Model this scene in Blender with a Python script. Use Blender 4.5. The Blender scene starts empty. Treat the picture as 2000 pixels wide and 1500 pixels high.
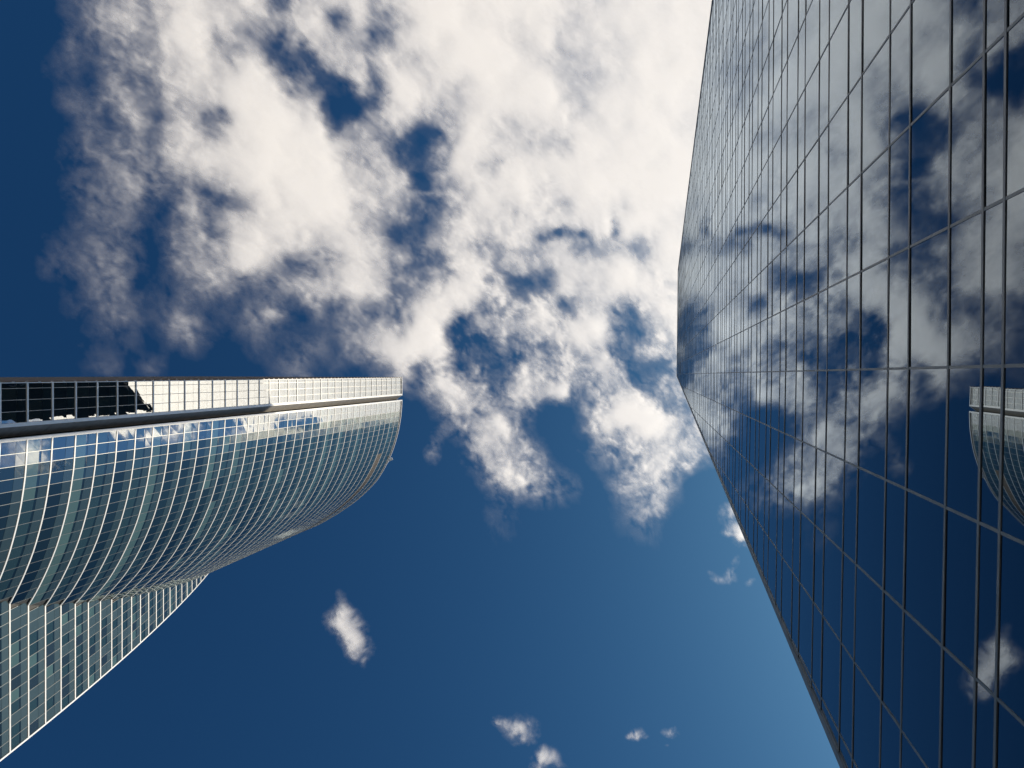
import bpy, math, random
import numpy as np
from mathutils import Matrix, Vector

random.seed(7)
rng = np.random.default_rng(11)
scene = bpy.context.scene
COL = scene.collection
EYE = 1.6                                   # camera height above the pavement

# ------------------------------------------------------------------ camera
F = 1900.0                                  # focal length for a 2000 px wide frame
_up = np.array([282.0, -18.5, F]); _up /= np.linalg.norm(_up)
_yd = np.array([-.003, 1, 0.]); _yd[2] = -(_up[0]*_yd[0] + _up[1]*_yd[1]) / _up[2]; _yd /= np.linalg.norm(_yd)
_xd = np.cross(_yd, _up)
if _xd[0] < 0: _xd = -_xd
R = np.array([_xd, _yd, _up])               # view space (right, down, forward) -> world (X, Y, up)

def ray(x, y): return R @ np.array([x-1000., y-750., F])
def at_h(x, y, h): r = ray(x, y); return r*h/r[2]
def at_X(x, y, X): r = ray(x, y); return r*X/r[0]
def at_Y(x, y, Y): r = ray(x, y); return r*Y/r[1]
def project(P):
    c = np.asarray(P, float) @ R            # = R.T @ p for every row
    return np.stack([1000+F*c[..., 0]/c[..., 2], 750+F*c[..., 1]/c[..., 2], c[..., 2]], -1)

cd = bpy.data.cameras.new('camera'); cam = bpy.data.objects.new('camera', cd); COL.objects.link(cam)
cd.sensor_width = 36; cd.lens = 36*F/2000; cd.clip_start = .05; cd.clip_end = 60000
right = R[:, 0]; down = R[:, 1]; fwd = R[:, 2]
m = Matrix(((right[0], -down[0], -fwd[0], 0), (right[1], -down[1], -fwd[1], 0), (right[2], -down[2], -fwd[2], EYE), (0, 0, 0, 1)))
cam.matrix_world = m
scene.camera = cam

# ------------------------------------------------------------------ helpers
def tag(o, label=None, cat=None, group=None, kind=None):
    if label: o['label'] = label
    if cat: o['category'] = cat
    if group: o['group'] = group
    if kind: o['kind'] = kind
    return o

def empty(name, loc=(0, 0, 0)):
    o = bpy.data.objects.new(name, None); COL.objects.link(o); o.location = loc; o.empty_display_size = 2
    return o

class MB:
    """collects polygons; heights are given above the camera"""
    def __init__(s): s.v = []; s.f = []; s.c = []
    def poly(s, pts, col=None):
        n = len(s.v); s.v += [(float(p[0]), float(p[1]), float(p[2])+EYE) for p in pts]
        s.f.append(tuple(range(n, n+len(pts)))); s.c.append(col)
    def box(s, a, b):
        (x0, y0, z0), (x1, y1, z1) = a, b
        P = [(x0, y0, z0), (x1, y0, z0), (x1, y1, z0), (x0, y1, z0), (x0, y0, z1), (x1, y0, z1), (x1, y1, z1), (x0, y1, z1)]
        n = len(s.v); s.v += [(p[0], p[1], p[2]+EYE) for p in P]
        for q in ((0, 3, 2, 1), (4, 5, 6, 7), (0, 1, 5, 4), (1, 2, 6, 5), (2, 3, 7, 6), (3, 0, 4, 7)):
            s.f.append(tuple(n+i for i in q)); s.c.append(None)
    def sweep(s, sections):
        """closed cross sections (lists of equal length) joined into one solid bar"""
        k = len(sections[0]); n = len(s.v)
        for sec in sections: s.v += [(float(p[0]), float(p[1]), float(p[2])+EYE) for p in sec]
        for i in range(len(sections)-1):
            for j in range(k):
                a = n+i*k+j; b = n+i*k+(j+1) % k
                s.f.append((a, b, b+k, a+k)); s.c.append(None)
        s.f.append(tuple(n+j for j in reversed(range(k)))); s.c.append(None)
        s.f.append(tuple(n+(len(sections)-1)*k+j for j in range(k))); s.c.append(None)
    def build(s, name, mat, parent=None, smooth=False):
        me = bpy.data.meshes.new(name); me.from_pydata(s.v, [], s.f); me.materials.append(mat)
        if any(c is not None for c in s.c):
            at = me.color_attributes.new('tint', 'FLOAT_COLOR', 'CORNER')
            buf = []
            for f, c in zip(s.f, s.c): buf += list((c or (0, 0, 0))+(1,))*len(f)
            at.data.foreach_set('color', buf)
        me.update()
        o = bpy.data.objects.new(name, me); COL.objects.link(o)
        if parent: o.parent = parent; o.matrix_parent_inverse = Matrix.Translation(parent.location).inverted()
        return o

# ------------------------------------------------------------------ materials
def newmat(name):
    m = bpy.data.materials.new(name); m.use_nodes = True; nt = m.node_tree; nt.nodes.clear()
    return m, nt, nt.nodes.new('ShaderNodeOutputMaterial')

def glass_mat(name, f0_ior, tintcol, rough, bump=.0, bscale=.5, boost=0.):
    """coated curtain wall glass: dark room behind (its tint) under a sharp mirror layer"""
    m, nt, out = newmat(name); N = nt.nodes; L = nt.links
    at = N.new('ShaderNodeAttribute'); at.attribute_name = 'tint'
    dif = N.new('ShaderNodeBsdfDiffuse'); L.new(at.outputs['Color'], dif.inputs['Color'])
    gl = N.new('ShaderNodeBsdfGlossy'); gl.inputs['Roughness'].default_value = rough; gl.inputs['Color'].default_value = (*tintcol, 1)
    fr = N.new('ShaderNodeFresnel'); fr.inputs['IOR'].default_value = f0_ior
    ml = N.new('ShaderNodeMath'); ml.operation = 'MULTIPLY_ADD'; ml.inputs[1].default_value = 1-boost; ml.inputs[2].default_value = boost
    L.new(fr.outputs[0], ml.inputs[0])
    mx = N.new('ShaderNodeMixShader'); L.new(ml.outputs[0], mx.inputs[0]); L.new(dif.outputs[0], mx.inputs[1]); L.new(gl.outputs[0], mx.inputs[2])
    if bump:
        tc = N.new('ShaderNodeTexCoord'); nz = N.new('ShaderNodeTexNoise'); nz.inputs['Scale'].default_value = bscale; nz.inputs['Detail'].default_value = 1.5
        bp = N.new('ShaderNodeBump'); bp.inputs['Strength'].default_value = 1; bp.inputs['Distance'].default_value = bump
        L.new(tc.outputs['Object'], nz.inputs['Vector']); L.new(nz.outputs['Fac'], bp.inputs['Height'])
        L.new(bp.outputs[0], gl.inputs['Normal'])
    L.new(mx.outputs[0], out.inputs[0]); return m

def plain(name, col, rough=.5, metal=0., var=.12, scale=.6, spec=.5):
    m, nt, out = newmat(name); N = nt.nodes; L = nt.links
    p = N.new('ShaderNodeBsdfPrincipled'); p.inputs['Roughness'].default_value = rough; p.inputs['Metallic'].default_value = metal
    p.inputs['Specular IOR Level'].default_value = spec
    tc = N.new('ShaderNodeTexCoord'); nz = N.new('ShaderNodeTexNoise'); nz.inputs['Scale'].default_value = scale; nz.inputs['Detail'].default_value = 6
    mp = N.new('ShaderNodeMapRange'); mp.inputs['From Min'].default_value = .3; mp.inputs['From Max'].default_value = .7
    mp.inputs['To Min'].default_value = 1-var; mp.inputs['To Max'].default_value = 1+var
    mul = N.new('ShaderNodeVectorMath'); mul.operation = 'SCALE'; mul.inputs[0].default_value = col
    L.new(tc.outputs['Object'], nz.inputs['Vector']); L.new(nz.outputs['Fac'], mp.inputs['Value']); L.new(mp.outputs[0], mul.inputs['Scale'])
    L.new(mul.outputs[0], p.inputs['Base Color']); L.new(p.outputs[0], out.inputs[0]); return m

M = dict(
    dark_glass=glass_mat('dark_mirror_glass', 1.85, (.76, .885, 1.0), .0, .0007, .6, boost=.10),
    pale_glass=glass_mat('green_tinted_glass', 1.5, (.86, .97, .95), .0, .0022, .9, boost=.0),
    rim_glass=glass_mat('green_glass_boosted_mirror', 1.55, (.90, .98, .96), .0, .0022, .9, boost=.06),  # same glass, mirror share raised a little to brighten reflected cloud
    strip_glass=glass_mat('pale_glass_boosted_mirror', 1.7, (.90, .955, 1.0), .0, .0012, .9, boost=.20),  # extra mirror share whitens reflections on the strip and first curved bays
    bronze=plain('bronze_grey_aluminium', (.23, .24, .24), .45, .25, .12, 2.0),
    gasket=plain('black_rubber_joint', (.012, .013, .014), .6),
    core=plain('dark_inner_wall', (.012, .016, .02), .8),
    white=plain('white_painted_aluminium', (.66, .70, .74), .5, 0, .06, .8, .25),
    silver=plain('silver_aluminium', (.125, .145, .16), .4, .3, .08, 1.2),
    stone=plain('grey_stone_cladding', (.20, .195, .185), .75, 0, .16, 1.6),
    rib=plain('brown_grey_ribbed_cladding', (.33, .29, .28), .6, 0, .12, 1.1),
    louvre=plain('brown_metal_louvre', (.036, .023, .012), .7, 0, .2, 1.5),
    roof=plain('grey_roof_sheet', (.3, .3, .3), .8),
    paving=plain('granite_paving_shade_toned', (.13, .128, .12), .8, 0, .15, .15),  # darkened tone stands in for shade cast by the surrounding city
)

# ------------------------------------------------------------------ left tower: curved lobe, corner strip, leaning flat wing
TX, KH, K0 = -60.0, 3.955, 81.96            # front plane, storey height, height of storey 0 above the camera
def HK(k): return K0+KH*k
KTOP = 36; HTOP = 225.3; KLOW = -21
tab = np.array([(6.22, -60.0), (7.8, -60.1), (9.9, -60.24), (11.1, -60.43), (12.3, -60.62), (13.4, -60.83), (14.5, -61.08), (16, -61.5),
    (17.8, -62.06), (18.8, -62.45), (19.9, -62.92), (20.95, -63.4), (21.9, -63.9), (22.9, -64.42), (23.8, -64.98), (24.8, -65.6), (25.6, -66.2),
    (26.9, -67.35), (29, -69.5), (31.2, -72.1), (33.9, -76.1), (36.4, -80.4), (38.4, -85), (39.9, -90), (40.8, -95), (41.2, -100), (40.9, -106)])
def resample(P, n):
    d = np.r_[0, np.cumsum(np.linalg.norm(np.diff(P, axis=0), axis=1))]
    t = np.linspace(0, d[-1], n); return np.stack([np.interp(t, d, P[:, i]) for i in (0, 1)], 1)
arc = resample(tab, 600)
for _ in range(60):
    arc[1:-1] = .25*arc[:-2]+.5*arc[1:-1]+.25*arc[2:]
arcd = np.r_[0, np.cumsum(np.linalg.norm(np.diff(arc, axis=0), axis=1))]
def curve(s):                               # plan point (X, Y) and outward normal at arc length s
    y = np.interp(s, arcd, arc[:, 0]); x = np.interp(s, arcd, arc[:, 1])
    y2 = np.interp(s+.3, arcd, arc[:, 0]); x2 = np.interp(s+.3, arcd, arc[:, 1])
    y1 = np.interp(s-.3, arcd, arc[:, 0]); x1 = np.interp(s-.3, arcd, arc[:, 1])
    t = np.array([x2-x1, y2-y1]); t /= np.linalg.norm(t)
    return np.array([x, y]), np.array([t[1], -t[0]])
YC = 38.5                                   # outer corner of the flat wing
corner = [(17.6, 1468), (54, 1439), (88, 1413), (118.4, 1388), (147, 1365.6), (172.4, 1344), (196, 1324), (218, 1304), (238.6, 1287), (257, 1270),
    (274.4, 1253.6), (290, 1238), (305, 1224), (319, 1210), (333, 1199), (344.5, 1186.5), (356, 1175), (366, 1164), (376.5, 1152), (386, 1143), (394.5, 1134)]
cp = np.array([at_Y(x, y, YC) for x, y in corner])
cf = np.polyfit(cp[:, 2], cp[:, 0], 2)
hmin = cp[:, 2].min()
sl = 2*cf[0]*hmin+cf[1]
def XF(h):                                  # depth of the leaning flat wing at height h
    return float(np.polyval(cf, h)) if h > hmin else float(np.polyval(cf, hmin)+sl*(h-hmin))
BAY = 1.2
S_START = .28
NB = int((arcd[-1]-S_START)/BAY)
sb = [S_START+BAY*i for i in range(NB+1)]
STRIP_Y = [.98, 1.5, 2.6, 3.7, 4.78]

left = empty('curved_glass_tower', (-85, 20, 0))
tag(left, 'tall tower with white floor bands, a bulging curved glass front and a sloping flat wing', 'skyscraper')

NAVY, DEEP, TEAL, MID = (.002, .005, .009), (.001, .002, .004), (.048, .088, .088), (.012, .026, .030)
SPAN = (.021, .034, .038)
def vary(c, a=.12): k = 1+random.uniform(-a, a); return tuple(v*k for v in c)
def run_colours(n):
    out = []
    while len(out) < n:
        c = random.choice([NAVY, NAVY, DEEP, TEAL, TEAL, MID, MID, NAVY]); out += [c]*random.choice([2, 3, 5, 8, 12, 20])
    return out[:n]

lpanes = []; mpanes = []; spanes = []                    # (polygon, colour)
def quad(p0, p1, z0, z1, n, x0=None, x1=None, j=.004):
    """pane between plan points p0 and p1, slightly out of true as real panes are"""
    o = lambda: random.uniform(-j, j)
    P = []
    for p, z in ((p0, z0), (p1, z0), (p1, z1), (p0, z1)):
        d = o(); P.append((p[0]+n[0]*d, p[1]+n[1]*d, z))
    return P
louv = MB()
pb = at_h(737, 880, 1); 
# storey with the brown louvres
sL = [s for s in sb if curve(s)[0][1] > 17.6][0]
pL, _ = curve(sL+.5); kL = int(round((at_X(735.5, 878, pL[0])[2]-K0)/KH-.5))
for k in range(KLOW, KTOP):
    z0, z1 = HK(k)+.17, HK(k+1)-.17
    zs = z0+.60*(z1-z0)
    nx = np.array([1., 0.])
    rc = run_colours(NB+20)
    # narrow corner strip
    dk = [(.003, .006, .007)]*4
    for i in range(4):
        a, b = np.array([TX, STRIP_Y[i]+.03]), np.array([TX, STRIP_Y[i+1]-.03])
        spanes.append((quad(a, b, z0, zs-.02, nx, j=.003), vary(random.choice([(.004, .008, .009), (.004, .008, .009), (.012, .018, .016)]), .3)))
        spanes.append((quad(a, b, zs+.02, z1, nx, j=.003), vary((.006, .012, .013), .3)))
    # curved front
    for i in range(NB):
        (p0, n0), (p1, n1) = curve(sb[i]+.03), curve(sb[i+1]-.03)
        n = (n0+n1); n /= np.linalg.norm(n)
        if max(p0[0], p1[0]) < XF(HK(k)) and p0[1] > 10: continue
        if k == kL and sb[i] >= sL-.01:
            louv.poly([(p0[0], p0[1], z0), (p1[0], p1[1], z0), (p1[0], p1[1], z1), (p0[0], p0[1], z1)])
            for q in range(7):
                zz = z0+(z1-z0)*(q+.5)/7
                louv.sweep([[(p[0]+n[0]*u, p[1]+n[1]*u, zz+w) for u, w in ((.002, -.12), (.014, -.14), (.014, -.10), (.002, .02))] for p in (p0, p1)])
            continue
        c = rc[i]; gl_ = spanes if i < 2 else mpanes if i < 4 else lpanes  # first bays: same coating, but boosted mirror copies for brighter reflections
        if c in (TEAL, MID):
            g = z0+.50*(z1-z0)              # blind lowered short of the sill leaves a dark line
            gl_.append((quad(p0, p1, z0, g, n), vary(c)))
            gl_.append((quad(p0, p1, g+.01, zs-.02, n), vary(DEEP)))
        else:
            gl_.append((quad(p0, p1, z0, zs-.02, n), vary(c)))
        gl_.append((quad(p0, p1, zs+.02, z1, n), vary(SPAN, .1)))
    # flat wing: tints made paler, standing in for reflected cloud
    xa, xs_, xb = XF(z0), XF(zs), XF(z1)
    rc = [random.choice([MID, MID, TEAL, SPAN, NAVY]) for _ in range(NB)] if k < 14 else run_colours(NB)
    yf = np.interp(-xb, -arc[:, 1], arc[:, 0])
    for i in range(40):
        y1 = YC-BAY*i-.03; y0 = YC-BAY*(i+1)+.03
        if y1 < yf or xa < -88: break
        y0 = max(y0, yf-.6)
        sl_ = (xb-xa)/(z1-z0); X = lambda z: xa+sl_*(z-z0)
        def pane(za, zb):
            o = lambda: random.uniform(-.004, .004)
            return [(X(za)+o(), y0, za), (X(za)+o(), y1, za), (X(zb)+o(), y1, zb), (X(zb)+o(), y0, zb)]
        c = rc[i]
        if c in (TEAL, MID):
            g = z0+.5*(z1-z0); lpanes.append((pane(z0, g), vary(c))); lpanes.append((pane(g+.01, zs-.02), vary(DEEP)))
        else: lpanes.append((pane(z0, zs-.02), vary(tuple(1.5*v+.008 for v in c))))
        lpanes.append((pane(zs+.02, z1), vary(tuple(1.5*v+.01 for v in SPAN), .1)))

def shoelace(q): x, y = q[:, 0], q[:, 1]; return .5*abs(np.dot(x, np.roll(y, 1))-np.dot(y, np.roll(x, 1)))
def place_panes(panes, parent):
    """the 100 panes that show largest are parts of their own, the rest one part"""
    sc = []
    for P, c, mt in panes:
        q = project(np.array(P))
        if (q[:, 2] <= 0).any(): sc.append(0); continue
        sc.append(shoelace(np.stack([np.clip(q[:, 0], 0, 2000), np.clip(q[:, 1], 0, 1500)], 1)))
    order = np.argsort(sc)[::-1]; big = set(int(i) for i in order[:100] if sc[i] > 0)
    mats = []
    for p in panes:
        if p[2] not in mats: mats.append(p[2])
    rest = MB(); ids = []
    for i, (P, c, mt) in enumerate(panes):
        if i in big:
            b = MB(); b.poly(P, c); b.build('window_pane', mt, parent)
        else: rest.poly(P, c); ids.append(mats.index(mt))
    o = rest.build('window_pane', mats[0], parent); tag(o, kind='stuff')
    for mt in mats[1:]: o.data.materials.append(mt)
    o.data.polygons.foreach_set('material_index', ids)
place_panes([(P, c, M['pale_glass']) for P, c in lpanes]+[(P, c, M['rim_glass']) for P, c in mpanes]+[(P, c, M['strip_glass']) for P, c in spanes], left)
tag(louv.build('louvre_band', M['louvre'], left), 'brown louvred storey under the roof')

# floor bands
def bar(path, dz=.17, out=.16, back=.06, z=0.):
    """path: list of ((x, y), (nx, ny))"""
    return [[(p[0]-n[0]*back, p[1]-n[1]*back, z-dz), (p[0]+n[0]*out, p[1]+n[1]*out, z-dz), (p[0]+n[0]*out, p[1]+n[1]*out, z+dz), (p[0]-n[0]*back, p[1]-n[1]*back, z+dz)] for p, n in path]
nx = np.array([1., 0.])
for k in range(KLOW, KTOP+1):
    h = HK(k); b = MB()
    b.sweep(bar([(np.array([TX, .95]), nx), (np.array([TX, 4.775]), nx)], .12, .07, z=h))
    xf = XF(h)
    pts = [curve(s) for s in np.linspace(.0, arcd[-1], 130)]
    pts = [(p, n) for p, n in pts if p[0] > xf-.25 or p[1] < 10]
    b.sweep(bar(pts, .105, .045, z=h))
    yf = pts[-1][0][1]
    if yf < YC-.3 and xf > -87:
        b.sweep(bar([(np.array([xf, yf-.2]), nx), (np.array([xf, YC+.05]), nx)], .10, .07, z=h))
    b.build('floor_band', M['white'], left)
# vertical mullions
def hstart(p):                              # height where the curved front comes out of the leaning wing
    hs = np.linspace(-1.6, HTOP, 400); ok = [h for h in hs if XF(h) < p[0]+.05]
    return ok[0] if ok else None
for s in sb:
    p, n = curve(s); t = np.array([-n[1], n[0]])
    h0 = -1.6 if p[1] < 10 else hstart(p)
    if h0 is None: continue
    b = MB(); w, o = .023, .02
    b.sweep([[tuple(p-t*w-n*.05)+(z,), tuple(p+t*w-n*.05)+(z,), tuple(p+t*w+n*o)+(z,), tuple(p-t*w+n*o)+(z,)] for z in (h0, HTOP-.1)])
    b.build('mullion', M['silver'], left)
for y in STRIP_Y:
    b = MB(); b.box((TX-.05, y-.03, -1.6), (TX+.04, y+.025, HTOP-.1)); b.build('mullion', M['bronze'], left)
hfm = [h for h in np.linspace(-1.6, HTOP, 500) if XF(h) > -87]
for i in range(24):
    y = YC-BAY*i
    hz = [h for h in hfm if np.interp(-XF(h), -arc[:, 1], arc[:, 0]) < y]
    if not hz: break
    b = MB()
    zz = np.linspace(-1.6, hz[-1], 26)
    b.sweep([[(XF(z)-.05, y-.03, z), (XF(z)+.04, y-.025, z), (XF(z)+.04, y+.025, z), (XF(z)-.05, y+.03, z)] for z in zz])
    b.build('mullion', M['silver'], left)
# edge trims, recess, side wall, roof, inner body
b = MB(); b.box((TX-.3, 4.78, -1.6), (TX+.10, 5.12, HTOP)); b.build('corner_trim', M['white'], left)
b = MB(); b.box((TX-.4, 6.2, -1.6), (TX+.10, 6.47, HTOP)); b.build('corner_trim', M['white'], left)
b = MB(); b.box((TX-.3, .93, -1.6), (TX+.09, 1.0, HTOP)); b.build('corner_trim', M['white'], left)
b = MB()
for k in range(KLOW-1, KTOP+1):
    z0, z1 = max(HK(k)+.03, -1.6), min(HK(k+1)-.03, HTOP-.3)
    P1, Nn = (TX-.05, 5.13), (TX-1.30, 6.18)
    b.sweep([[(P1[0], P1[1], z), (Nn[0], Nn[1], z), (Nn[0]-.3, Nn[1]-.2, z), (P1[0]-.3, P1[1]-.1, z)] for z in (z0, z1)])
b.build('recess_wall', M['stone'], left)
b = MB(); b.box((-112, .96, -1.6), (TX-.02, 1.2, HTOP-.02))
for k in range(KLOW, KTOP+1):
    for d in (0, KH/2): b.box((-112, .80, HK(k)+d-.22), (TX-.05, .959, HK(k)+d+.22))
b.build('side_wall', M['rib'], left)
core = MB()
ring = [(TX-.12, 1.21), (TX-.12, 5.0), (TX-1.65, 6.0), (TX-1.65, 6.6)]+[tuple(curve(s)[0]-curve(s)[1]*.14) for s in np.linspace(.6, arcd[-1], 90)]+[(-112, 36), (-112, 1.21)]
core.sweep([[(x, y, z) for x, y in ring] for z in (-1.6, HTOP-.25)])
core.build('inner_wall', M['core'], left)
b = MB()
zz = [z for z in np.linspace(-1.6, 215, 60) if XF(z) > -88]
b.sweep([[(XF(z)-.12, np.interp(-XF(z), -arc[:, 1], arc[:, 0])-1.5, z), (XF(z)-.12, YC, z), (-111, YC, z), (-111, 20, z)] for z in zz])
b.build('wing_wall', M['core'], left)
b = MB()                                    # pale edge along the sloping outer corner
b.sweep([[(XF(z)-.3, YC-.02, z), (XF(z)+.10, YC-.02, z), (XF(z)+.10, YC+.16, z), (XF(z)-.3, YC+.16, z)] for z in zz])
b.build('corner_trim', M['white'], left)
b = MB()
ring2 = [(TX+.1, .93), (TX+.1, 5.12), (TX-1.3, 6.18), (TX+.1, 6.2)]+[tuple(curve(s)[0]+curve(s)[1]*.12) for s in np.linspace(.3, arcd[-1], 90)]+[(-112, 36), (-112, .93)]
b.sweep([[(x, y, z) for x, y in ring2] for z in (HTOP+.004, HTOP+.35)])
b.build('roof', M['white'], left)
# white roof arm that sticks out past the parapet
pr = at_h(752.5, 907, HTOP); nr = np.array([.93, .37, 0])
b = MB()
def tube(b, pts, r, n=8):
    secs = []
    for i, p in enumerate(pts):
        p = np.array(p); d = np.array(pts[min(i+1, len(pts)-1)])-np.array(pts[max(i-1, 0)]); d = d/np.linalg.norm(d)
        u = np.cross(d, (0, 0, 1.)); u = u/np.linalg.norm(u); v = np.cross(d, u)
        rr = r[i] if isinstance(r, (list, tuple)) else r
        secs.append([tuple(p+rr*(math.cos(a)*u+math.sin(a)*v)) for a in np.linspace(0, 2*math.pi, n, endpoint=False)])
    b.sweep(secs)
tip = at_h(766.5, 895.5, HTOP+1.0); mid = at_h(758.5, 899.5, HTOP+.8)
tube(b, [pr-nr*1.2, pr, mid, tip], [.28, .28, .30, .36])
tag(b.build('roof_arm', M['white'], left), 'small white arm sticking out past the roof edge')

# ------------------------------------------------------------------ right tower: dark mirror glass, two facets with a fold
D = 4.3
tower = empty('dark_mirror_tower', (22, -10, 0))
tag(tower, 'dark mirror glass tower with slanted edges reflecting the clouds and the other tower', 'skyscraper')
YF = -.12
An = [2.66*D, 3.2*D, 4.09*D]+[(5.03+.9375*i)*D for i in range(46)]
Bn = [a+.352*D for a in An]
TOPF, TOPU = 209.5, 203.0
up_poly = [(YF, -1.6), (YF, TOPF), (-21.5, TOPU), (-29.8-80.8*.0685, -1.6)]
lo_poly = [(YF, -1.6), (9.80+.073, -1.6), (.27, TOPF), (YF, TOPF)]
# how far the lower facet turns towards the street, read from one transom
pq = at_h(1905, 1250, at_X(1918, 728, D)[2]); LT = (D-pq[0])/(pq[1]-YF)*.8
def XR(y): return D if y <= YF else D-LT*(y-YF)
def clip(poly, conv):
    """Sutherland-Hodgman, both in (Y, h)"""
    c = np.mean(conv, axis=0); out = poly
    for i in range(len(conv)):
        a, b = np.array(conv[i]), np.array(conv[(i+1) % len(conv)])
        nrm = np.array([b[1]-a[1], a[0]-b[0]])
        if np.dot(nrm, c-a) < 0: nrm = -nrm
        src, out = out, []
        for j in range(len(src)):
            p, q = np.array(src[j]), np.array(src[(j+1) % len(src)])
            dp, dq = np.dot(nrm, p-a), np.dot(nrm, q-a)
            if dp >= 0: out.append(tuple(p))
            if (dp >= 0) != (dq >= 0): out.append(tuple(p+(q-p)*dp/(dp-dq)))
        if len(out) < 3: return None
    return out
PB = .485*D
rows = [(-1.6, An[0], 0)]
for i in range(len(An)):
    rows.append((An[i], Bn[i], 1)); rows.append((Bn[i], An[i+1] if i+1 < len(An) else 216, 0))
rpanes = []
GL = [(.0035, .008, .014), (.003, .006, .011), (.005, .010, .016)]
for z0, z1, sp in rows:
    for i in range(18):
        y1 = YF-PB*i; y0 = y1-PB
        P = clip([(y0, z0), (y1, z0), (y1, z1), (y0, z1)], up_poly)
        if P:
            a, bb, c0 = random.uniform(-.0024, .0024), random.uniform(-.0013, .0013), random.uniform(-.002, .002)
            rpanes.append(([(D+c0+a*(y-y0)+bb*(z-z0), y, z) for y, z in P[::-1]], vary(random.choice(GL), .25)))
    for i in range(6):
        y0 = YF+PB*i; y1 = y0+PB
        P = clip([(y0, z0), (y1, z0), (y1, z1), (y0, z1)], lo_poly)
        if P:
            a, bb, c0 = random.uniform(-.0024, .0024), random.uniform(-.0013, .0013), random.uniform(-.002, .002)
            rpanes.append(([(XR(y)+c0+a*(y-y0)+bb*(z-z0), y, z) for y, z in P[::-1]], vary(random.choice(GL), .25)))
place_panes([(P, c, M['dark_glass']) for P, c in rpanes], tower)
def edge_u(h): return up_poly[3][0]+(h+1.6)*(up_poly[2][0]-up_poly[3][0])/(TOPU+1.6)
def edge_l(h): return lo_poly[1][0]+(h+1.6)*(lo_poly[2][0]-lo_poly[1][0])/(TOPF+1.6)
def roof_h(y): return TOPF+(y-YF)/(-21.5-YF)*(TOPU-TOPF) if y < YF else TOPF
for h in sorted(An+Bn):
    y0 = edge_u(h); y1 = edge_l(h)
    if h > TOPU-.3: y0 = YF+(TOPF-h)/(TOPF-TOPU)*(-21.5-YF)
    if h > TOPF-.5 or y0 > YF-.2: continue
    b = MB(); w, o = .042, .014
    secs = []
    for y in (y0, YF, max(y1, YF+.05)):
        X = XR(y); secs.append([(X+.03, y, h-w), (X-o, y, h-w), (X-o, y, h+w), (X+.03, y, h+w)])
    b.sweep(secs)
    t = b.build('transom', M['bronze'], tower)
    b = MB()                                # rubber joint just below the profile
    secs = []
    for y in (y0, YF, max(y1, YF+.05)):
        X = XR(y); secs.append([(X+.03, y, h-w-.026), (X-.006, y, h-w-.026), (X-.006, y, h-w), (X+.03, y, h-w)])
    b.sweep(secs); b.build('gasket', M['gasket'], t)
for i in range(-5, 18):
    y = YF-PB*i
    if y <= YF:
        if y < up_poly[3][0]: continue
        h1 = roof_h(y) if y > -21.5 else (y-up_poly[3][0])/(up_poly[2][0]-up_poly[3][0])*(TOPU+1.6)-1.6
    else:
        if y > lo_poly[1][0]: continue
        h1 = (y-lo_poly[1][0])/(lo_poly[2][0]-lo_poly[1][0])*(TOPF+1.6)-1.6
    X = XR(y); b = MB(); b.box((X-.010, y-.022, -1.6), (X+.03, y+.022, h1)); b.build('mullion', M['bronze'], tower)
# edge profiles and the hidden rest of the body
def edge_bar(a, b_, w=.10):
    mb = MB(); secs = []
    for y, h in (a, b_):
        X = XR(y); secs.append([(X-.05, y-w, h), (X-.05, y+w, h), (X+.25, y+w, h), (X+.25, y-w, h)])
    mb.sweep(secs); mb.build('edge_profile', M['bronze'], tower)
edge_bar((up_poly[3][0], -1.6), (-21.5, TOPU)); edge_bar((lo_poly[1][0], -1.6), (.27, TOPF))
mb = MB(); mb.sweep([[(D-.05, y, h), (D+.3, y, h), (D+.3, y, h+.25), (D-.05, y, h+.25)] for y, h in ((YF+.4, TOPF), (-21.6, TOPU))]); mb.build('edge_profile', M['bronze'], tower)
b = MB()
def lvl(h, pts): return [(x, y, z) for x, y, z in pts]
bot = [(D+.06, up_poly[3][0]+.05, -1.6), (D+.06, YF, -1.6), (XR(9.8)+.08, 9.8, -1.6), (16, 11.2, -1.6), (42, 11.2, -1.6), (42, -34, -1.6)]
top = [(D+.06, -21.4, TOPU-.1), (D+.06, YF, TOPF-.1), (XR(.2)+.08, .2, TOPF-.1), (16, 10.4, 247), (42, 10.4, 250), (42, -20, 250)]
n = len(bot)
b.sweep([bot, top])
b.build('rear_wall', M['core'], tower)

# ------------------------------------------------------------------ ground
b = MB(); b.poly([(-4000, -4000, -EYE), (4000, -4000, -EYE), (4000, 4000, -EYE), (-4000, 4000, -EYE)])
tag(b.build('ground', M['paving']), kind='structure')

# ------------------------------------------------------------------ clouds: closed bodies of vapour with density sheets inside
def vnoise(x, y, seed):
    xi = np.floor(x).astype(np.int64); yi = np.floor(y).astype(np.int64); fx = x-xi; fy = y-yi
    def hsh(a, b):
        h = (a*374761393+b*668265263+seed*974634777) & 0xffffffff
        h = ((h ^ (h >> 13))*1274126177) & 0xffffffff
        return ((h ^ (h >> 16)) & 0xffff)/65535.0
    u = fx*fx*fx*(fx*(fx*6-15)+10); v = fy*fy*fy*(fy*(fy*6-15)+10)
    a = hsh(xi, yi)*(1-u)+hsh(xi+1, yi)*u; b = hsh(xi, yi+1)*(1-u)+hsh(xi+1, yi+1)*u
    return a*(1-v)+b*v
def fbm(x, y, seed, octv=6, gain=.55, lac=2.03):
    t = 0; a = 1; n = 0
    for i in range(octv):
        c, s = math.cos(.6*i+.3), math.sin(.6*i+.3)
        t = t+a*vnoise((c*x-s*y)+17.3*i, (s*x+c*y)-9.1*i, seed+i); n += a; a *= gain; x = x*lac; y = y*lac
    return t/n
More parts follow.
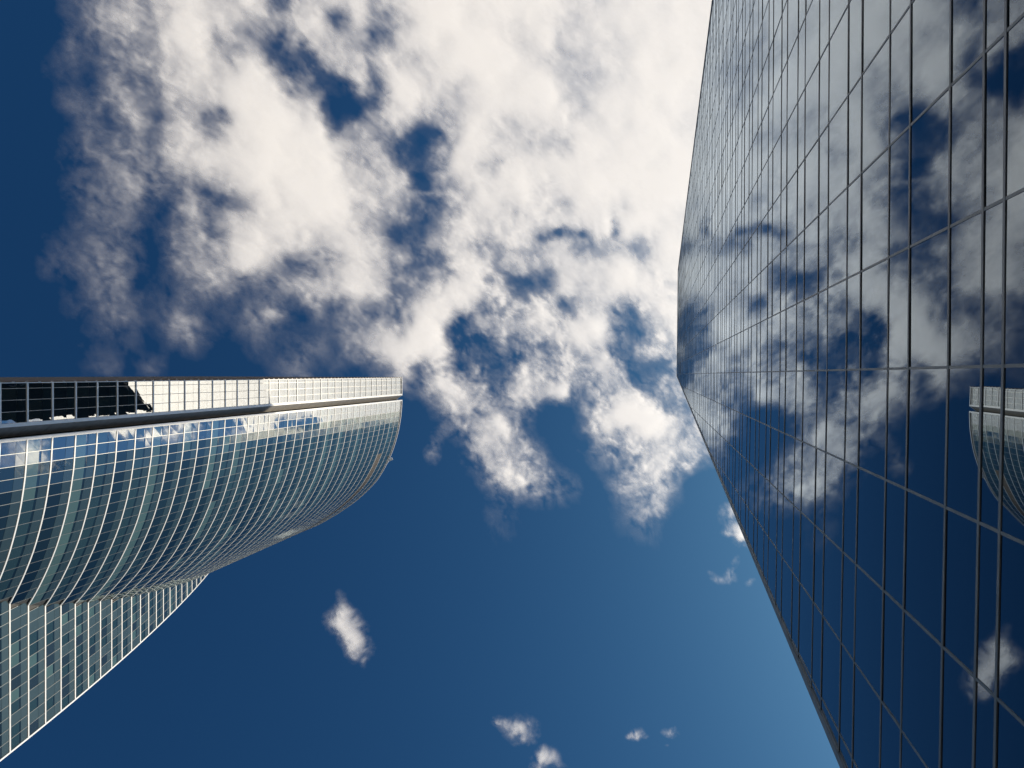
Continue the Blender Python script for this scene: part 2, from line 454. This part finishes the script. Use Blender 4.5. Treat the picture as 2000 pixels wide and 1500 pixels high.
GX0, GS = 100, 40
rowsD = """
035667887773677747899999988888899
025667887764674746899988888888899
033667886652576637889988988888899
132566787673256667789998888889899
111555787887433648888888988889999
033553677888761148888888988999999
013353574889882567538877888889989
024353677889987664138877778889989
024445688889987666248778888888899
024455355788998767147888788988999
014442253578899866436888778878889
013431354678888743237777777888889
223430455788778863446566674565899
334530365776347885436755688897899
013521135424567875568742388898789
012421221223133645887554757746888
001321431132112466883667779844777
001110110011221578873254568625666
001202000001311136452426555841455
000000000000000001286557682664455
000000000000000000037565102688455
000000000000000000004763002769755
000000000000000000001765201345654
000000000000000000000265310145400
000000000000000000000032320034100
000000000000000000000010000013000
""".strip().split('\n')
grid = np.zeros((len(rowsD), 33))
for j, r in enumerate(rowsD):
    r = r.replace(' ', '')
    d = [int(ch) for ch in r][:33]; grid[j, :len(d)] = d
    if len(d) < 33: grid[j, len(d):] = d[-1]
def cub(t): return np.stack([(-.5*t+t*t-.5*t**3), (1-2.5*t*t+1.5*t**3), (.5*t+2*t*t-1.5*t**3), (-.5*t*t+.5*t**3)], 0)
def sample(gx, gy):
    """bicubic lookup of the coverage table, clamped"""
    ny_, nx_ = grid.shape
    gx = np.clip(gx, 0, nx_-1.001); gy = np.clip(gy, 0, ny_-1.001)
    ix = np.floor(gx).astype(int); iy = np.floor(gy).astype(int); wx = cub(gx-ix); wy = cub(gy-iy); t = 0
    for b_ in range(4):
        for a_ in range(4):
            t = t+wy[b_]*wx[a_]*grid[np.clip(iy+b_-1, 0, ny_-1), np.clip(ix+a_-1, 0, nx_-1)]
    return t
# finer gaps and lit cores the coarse table cannot hold: x, y, half width, half height, turn, amount
FEAT = [(1288, 950, 26, 34, -10, 3), (1284, 1000, 17, 15, 0, 3.2), (1310, 900, 42, 30, 0, 1.6), (1085, 935, 34, 18, 10, 2), (1050, 965, 24, 8, 10, 1.6), (1345, 900, 16, 26, 0, 1.5), (1270, 330, 90, 190, 10, .9), (1060, 60, 150, 60, 0, -.8), (1110, 230, 70, 40, 0, -1.2), (980, 330, 60, 50, 0, -1.3), (1040, 420, 60, 26, 0, -1.4), (655, 175, 16, 70, -36, -5), (600, 105, 13, 50, -30, -4.5), (735, 195, 11, 60, -14, -2.5), (770, 520, 44, 30, -20, -3), (800, 430, 34, 60, 0, -2.2), (780, 330, 16, 40, 0, -2), (670, 205, 20, 34, -25, -7), (640, 165, 14, 40, -40, -4.5), (610, 122, 10, 22, -30, -4), (548, 78, 14, 24, -10, -4), (562, 8, 12, 16, 0, -4),
    (726, 62, 9, 14, 20, -5), (678, 30, 12, 12, 0, -3), (735, 150, 14, 50, -12, -3), (805, 272, 32, 34, 20, -4.5), (845, 262, 28, 14, -30, -3.5), (824, 350, 20, 24, 0, -5),
    (826, 400, 22, 16, 0, -2.5), (835, 425, 14, 34, 10, -3), (775, 460, 20, 14, 20, -3.5), (826, 508, 26, 12, 0, -3), (826, 377, 30, 5, 0, 3), (642, 496, 30, 18, 10, -3.5), (306, 222, 12, 12, 0, -4), (430, 236, 26, 20, 0, -2.5),
    (425, 378, 30, 9, 6, -4), (325, 420, 20, 40, 15, -2), (1098, 457, 18, 11, 0, -11), (1130, 460, 16, 8, 0, -9), (1070, 467, 18, 7, -15, -6), (1205, 445, 9, 18, 0, -8), (1178, 455, 6, 14, 0, -3), (955, 543, 16, 14, 20, -4), (1022, 550, 24, 12, 10, -3.5),
    (930, 480, 7, 28, -25, -3), (950, 700, 26, 24, 30, -3), (1010, 697, 34, 12, 15, -3.5), (1050, 680, 10, 14, 0, -3), (905, 630, 16, 14, -20, -2.5), (1238, 640, 14, 40, 5, -3.5), (1100, 590, 14, 12, -30, -2.5),
    (1300, 712, 24, 16, 20, -4), (1185, 780, 16, 24, -20, -3.5), (1115, 850, 34, 46, 0, -4), (590, 400, 40, 70, -35, 1.0), (620, 330, 30, 60, -25, 1.2), (370, 60, 40, 30, 0, .8), (1215, 815, 20, 16, 0, 3), (1295, 815, 26, 18, 0, 2), (985, 835, 18, 26, -20, 2),
    (1030, 935, 24, 10, 0, 2), (1190, 690, 12, 50, -30, 1.5), (530, 615, 18, 12, 0, 2.5), (205, 520, 14, 40, 10, 1), (820, 655, 20, 30, 0, 1)]
def feat(x, y, L):
    t = 0
    for fx, fy, a, b_, ang, amt in L:
        c, s = math.cos(math.radians(ang)), math.sin(math.radians(ang))
        u = ((x-fx)*c+(y-fy)*s)/a; v = (-(x-fx)*s+(y-fy)*c)/b_
        t = t+amt*np.exp(-(u*u+v*v))
    return t
HC = 1350.0
FWD = .30
def cloud_material():
    m, nt, out = newmat('cloud_vapour'); N = nt.nodes; L = nt.links
    at = N.new('ShaderNodeAttribute'); at.attribute_name = 'vapour'
    tr = N.new('ShaderNodeBsdfTransparent')
    tl = N.new('ShaderNodeBsdfTranslucent'); tl.inputs['Color'].default_value = (.97, .97, .97, 1)
    df = N.new('ShaderNodeBsdfDiffuse'); df.inputs['Color'].default_value = (.97, .97, .97, 1)
    fw = N.new('ShaderNodeBsdfRefraction'); fw.inputs['Color'].default_value = (.97, .97, .97, 1)    # droplets scatter forward
    fw.inputs['IOR'].default_value = 1.5; fw.inputs['Roughness'].default_value = .72
    mx0 = N.new('ShaderNodeMixShader'); mx0.inputs[0].default_value = FWD; L.new(tl.outputs[0], mx0.inputs[1]); L.new(fw.outputs[0], mx0.inputs[2])
    mx = N.new('ShaderNodeMixShader'); mx.inputs[0].default_value = .06; L.new(mx0.outputs[0], mx.inputs[1]); L.new(df.outputs[0], mx.inputs[2])
    m2 = N.new('ShaderNodeMixShader'); L.new(at.outputs['Fac'], m2.inputs[0]); L.new(tr.outputs[0], m2.inputs[1]); L.new(mx.outputs[0], m2.inputs[2])
    L.new(m2.outputs[0], out.inputs[0]); return m
CM = cloud_material()
NS = 4
SHARE = (.50, .22, .16, .12)               # most of the vapour lies in the lower part of a body
def make_cloud(name, label, xs, ys, dens, seed, thick, group='clouds'):
    """dens(x, y, n) gives 0..1 opacity seen from the street; n is a per-sheet noise offset"""
    X, Y = np.meshgrid(xs, ys); ny_, nx_ = X.shape
    r = np.einsum('ij,jhw->ihw', R, np.stack([X-1000., Y-750., np.full_like(X, F)]))
    px, py = r[0]*HC/r[2], r[1]*HC/r[2]
    base = dens(X, Y, -1)
    body = np.clip(base, 0, 1)
    # broad billows of the body
    bl = (fbm(X/170., Y/170., seed+91, 3)-.5)
    th = np.clip(body*1.2, 0, 1)
    for _ in range(40):                     # the body swells smoothly; the fine detail is in its density
        th = .5*th+.125*(np.roll(th, 1, 0)+np.roll(th, -1, 0)+np.roll(th, 1, 1)+np.roll(th, -1, 1))
    th = thick*np.sqrt(th)
    V = []; Dn = []
    for i in range(NS):
        t = (i/(NS-1)-.5)*2
        a = np.clip(dens(X, Y, i), 0, 1.2); a = np.where(a > .6, .6+.34*(1-np.exp(-(a-.6)/.34)), a)
        al = 1-(1-a)**SHARE[i]
        z = HC+t*th*.5+bl*th*.3
        V.append(np.stack([px, py, z+EYE], -1).reshape(-1, 3)); Dn.append(al.reshape(-1))
    V = np.concatenate(V); Dn = np.concatenate(Dn)
    keep = (body > .004)
    kq = keep[:-1, :-1] | keep[1:, :-1] | keep[:-1, 1:] | keep[1:, 1:]
    idx = np.arange(ny_*nx_).reshape(ny_, nx_)
    q = np.stack([idx[:-1, :-1][kq], idx[:-1, 1:][kq], idx[1:, 1:][kq], idx[1:, :-1][kq]], -1)
    Q = np.concatenate([q+i*ny_*nx_ for i in range(NS)])
    used = np.zeros(len(V), bool); used[Q.ravel()] = True
    mp = np.cumsum(used)-1; V = V[used]; Dn = Dn[used]; Q = mp[Q]
    cen = V.mean(0); V = V-cen
    me = bpy.data.meshes.new(name)
    me.vertices.add(len(V)); me.vertices.foreach_set('co', V.astype(np.float32).ravel())
    me.loops.add(Q.size); me.loops.foreach_set('vertex_index', Q.astype(np.int32).ravel())
    me.polygons.add(len(Q)); me.polygons.foreach_set('loop_start', np.arange(0, Q.size, 4, dtype=np.int32))
    me.polygons.foreach_set('use_smooth', np.ones(len(Q), bool))
    at = me.attributes.new('vapour', 'FLOAT', 'POINT'); at.data.foreach_set('value', Dn.astype(np.float32))
    me.materials.append(CM); me.update(calc_edges=True); me.validate()
    o = bpy.data.objects.new(name, me); COL.objects.link(o); o.location = cen
    tag(o, label, 'cloud', group); return o

def shape(d, x, y, n, sc, seed, amp, edge=1.0):
    """break a coverage d (0..9) up with billowing noise and turn it into opacity"""
    so = 0 if n < 0 else 53*(n+1)
    wx = (fbm(x/(46*sc), y/(46*sc), seed+5, 5)-.5); wy = (fbm(x/(46*sc), y/(46*sc), seed+25, 5)-.5)
    qx, qy = x+30*sc*wx, y+30*sc*wy
    ax, ay = (.55*qx+.835*qy)*.62, (-.835*qx+.55*qy)*1.12        # drawn out by the wind
    nz = fbm(ax/(50*sc), ay/(50*sc), seed, 7, .60)-.5
    hi = fbm(.6*qx/(15*sc)+.4*ax/(15*sc), .6*qy/(15*sc)+.4*ay/(15*sc), seed+60, 5, .66)-.5
    if n >= 0: hi = .9*hi+.32*(fbm(qx/(15*sc)+3*n, qy/(15*sc), seed+so, 5, .66)-.5)
    lo = np.clip(d/3.2, 0, 1)**.8; den = np.clip((d-5)/3.5, 0, 1)
    w = lo*(1-.74*den)
    dd = d+amp*(nz*w*.95+hi*.78*lo*(1-.84*den))
    dd = np.clip(dd-.12, 0, 9.3)/9.1
    return dd**2.0*1.03+.36*dd*np.exp(-6*dd)

def main_dens(x, y, n):
    wx = (fbm(x/44., y/44., 301, 5, .58)-.5)*30; wy = (fbm(x/44., y/44., 331, 5, .58)-.5)*30
    X, Y = x+wx, y+wy
    g0 = sample((X-GX0)/GS, Y/GS)*np.clip((1065-Y)/55., 0, 1)
    ft = feat(x+wx*.75, y+wy*.75, FEAT)
    ft = np.where(ft < 0, ft*.62*np.clip((fbm(x/30., y/30., 811, 5, .6)-.18)*2.6, .3, 1.25), ft)
    d = np.maximum(g0+ft, .22*np.minimum(g0, 5))
    d = d*(.50+.50*np.clip((x-120)/320., 0, 1))
    d = d+3.0*(fbm(x/150., y/150., 555, 3)-.5)*np.clip((d-6)/2, 0, 1)
    # the bank runs on behind the mirror tower and past the upper frame edge
    far = np.clip((X-1440)/140., 0, 1)
    lim = 960+np.clip(X-1850, 0, 900)*.28+(fbm(x/170., y/170., 71, 4)-.5)*420
    dfar = 8.6*np.clip((lim-Y)/110.+.5, 0, 1)-9*np.clip((fbm(x/260., y/70., 77, 5)-.50)*5, 0, 1)*np.clip((Y-lim+95)/50., 0, 1)
    d = d*(1-far)+dfar*far*np.clip((1480-Y)/200., 0, 1)
    d = d*np.clip((2640-X)/120, 0, 1)*np.clip((Y+380)/120, 0, 1)
    d = d*np.clip((x-64)/50., 0, 1)
    return shape(np.clip(d, 0, 9.4), x, y, n, 1.0, 3, 6.8*(1+.6*np.clip((y-470)/170., 0, 1)*np.clip((x-700)/150., 0, 1)))
xs = np.r_[np.arange(60, 1410, 3.2), np.arange(1411, 2700, 9)]
ys = np.r_[np.arange(-380, -12, 10), np.arange(-10, 1030, 3.2), np.arange(1033, 1500, 9)]
make_cloud('cloud', 'huge bright cloud bank filling the sky between and above the two towers', xs, ys, main_dens, 3, 18)

def small(label, x0, y0, x1, y1, blobs, seed, sc=.42, amp=9, thick=30, step=1.6):
    def dens(x, y, n):
        wx = (fbm(x/26., y/26., seed+301, 4)-.5)*16; wy = (fbm(x/26., y/26., seed+331, 4)-.5)*16
        d = np.clip(feat(x+wx, y+wy, blobs)*.84-.4, 0, 9)
        bx = np.clip(np.minimum(np.minimum(x-x0, x1-x), np.minimum(y-y0, y1-y))/8., 0, 1)
        return shape(d*bx, x, y, n, sc, seed, amp)
    return make_cloud('cloud', label, np.arange(x0, x1, step), np.arange(y0, y1, step), dens, seed, thick)
small('small lone white cloud in the blue beside the curved tower', 610, 1140, 750, 1320,
    [(672, 1195, 16, 16, 0, 6), (660, 1218, 24, 18, 20, 6.5), (688, 1232, 24, 28, -25, 7.5), (705, 1258, 18, 26, -20, 6), (690, 1275, 12, 16, 0, 4.5), (668, 1168, 12, 16, 0, 2), (713, 1290, 7, 10, 0, 2.4)], 401)
small('white cloud at the bottom edge, wide with a pointed left end', 950, 1385, 1062, 1466,
    [(1020, 1422, 26, 20, 0, 8), (985, 1415, 22, 10, 15, 5), (1022, 1445, 12, 12, 0, 5), (970, 1412, 10, 7, 0, 3)], 431)
small('ragged cloud cut off by the bottom edge of the picture', 1025, 1446, 1120, 1530,
    [(1058, 1478, 16, 12, 0, 6.5), (1078, 1480, 16, 14, 30, 6.5), (1058, 1462, 8, 10, 0, 4), (1052, 1502, 12, 16, 20, 5.5), (1092, 1496, 16, 6, 10, 3)], 461)
small('tiny white cloud puff near the bottom, right of the pair', 1215, 1412, 1274, 1460,
    [(1247, 1434, 12, 9, -10, 6.5), (1232, 1438, 10, 5, -30, 4), (1266, 1438, 5, 4, 0, 3)], 491, .3, 8, 14, 1.2)
small('faintest tiny wisp of cloud near the bottom, rightmost of the row', 1285, 1412, 1336, 1468,
    [(1302, 1433, 10, 6, 0, 4), (1314, 1428, 8, 7, 0, 3.5), (1302, 1456, 5, 4, 0, 2)], 521, .3, 8, 14, 1.2)
small('bright cloud half hidden behind the slanted edge of the mirror tower', 1392, 970, 1500, 1085,
    [(1424, 1000, 16, 16, 0, 5), (1440, 1030, 22, 16, 20, 6), (1452, 1050, 16, 12, 0, 7), (1420, 1042, 10, 8, 0, 4.5), (1465, 1040, 22, 22, 0, 6)], 551, .36)
small('thin wispy cloud below the bright one by the mirror tower edge', 1375, 1080, 1490, 1165,
    [(1428, 1118, 9, 12, 0, 5), (1402, 1134, 12, 8, 0, 3.4), (1420, 1130, 16, 8, 20, 3), (1463, 1136, 9, 9, 0, 3), (1438, 1096, 8, 12, 0, 2.2), (1390, 1120, 10, 5, 15, 2)], 581, .36)
small('faint veil of cloud in the blue right of the curved roof', 815, 795, 915, 920,
    [(852, 868, 16, 34, 15, 2.3), (878, 835, 24, 14, -25, 1.9), (846, 893, 12, 14, 0, 1.8)], 611, .45)

# ------------------------------------------------------------------ light
SUN_EL, SUN_AZ = math.radians(52.5), math.radians(3)     # azimuth from +X
sv = Vector((math.cos(SUN_EL)*math.cos(SUN_AZ), math.cos(SUN_EL)*math.sin(SUN_AZ), math.sin(SUN_EL)))
sd = bpy.data.lights.new('sun', 'SUN'); sun = bpy.data.objects.new('sun', sd); COL.objects.link(sun)
sd.energy = 4.6; sd.angle = math.radians(.53); sd.color = (1, .855, .65)
sun.rotation_euler = sv.to_track_quat('Z', 'Y').to_euler(); sun.location = sv*500
w = bpy.data.worlds.new('World'); scene.world = w; w.use_nodes = True; nt = w.node_tree; nt.nodes.clear()
sky = nt.nodes.new('ShaderNodeTexSky'); sky.sky_type = 'NISHITA'; sky.sun_disc = False
sky.sun_elevation = SUN_EL; sky.sun_rotation = math.atan2(sv.x, sv.y)
sky.altitude = 700; sky.air_density = 1.0; sky.dust_density = 3.6; sky.ozone_density = 6.5
def vm(op, a, b):
    n = nt.nodes.new('ShaderNodeVectorMath'); n.operation = op
    for i, q in enumerate((a, b)):
        if isinstance(q, tuple): n.inputs[i].default_value = q
        else: nt.links.new(q, n.inputs[i])
    return n.outputs[0]
KNEE = (2.6, 3.2, 5.6)                      # the glare around the sun rolls off softly
u = vm('DIVIDE', sky.outputs[0], KNEE); u = vm('MULTIPLY', u, u); u = vm('ADD', vm('MULTIPLY', u, u), (1, 1, 1))
rt = nt.nodes.new('ShaderNodeGamma'); rt.inputs['Gamma'].default_value = .25; nt.links.new(u, rt.inputs[0])
soft = vm('DIVIDE', sky.outputs[0], rt.outputs[0])
gm = nt.nodes.new('ShaderNodeGamma'); gm.inputs['Gamma'].default_value = 2.0      # deep polarised sky of the photograph
tn = nt.nodes.new('ShaderNodeVectorMath'); tn.operation = 'MULTIPLY'; tn.inputs[1].default_value = (.325, .535, .36)
bg = nt.nodes.new('ShaderNodeBackground'); bg.inputs['Strength'].default_value = .0515
wo = nt.nodes.new('ShaderNodeOutputWorld')
nt.links.new(soft, gm.inputs[0]); nt.links.new(gm.outputs[0], tn.inputs[0])
nt.links.new(tn.outputs[0], bg.inputs[0]); nt.links.new(bg.outputs[0], wo.inputs[0])

scene.view_settings.view_transform = 'Standard'; scene.view_settings.look = 'None'
scene.view_settings.exposure = .46; scene.view_settings.gamma = 1
scene.render.engine = 'CYCLES'
c = scene.cycles
c.use_denoising = True; c.max_bounces = 8; c.diffuse_bounces = 4; c.glossy_bounces = 5; c.transparent_max_bounces = 24
c.sample_clamp_indirect = 6
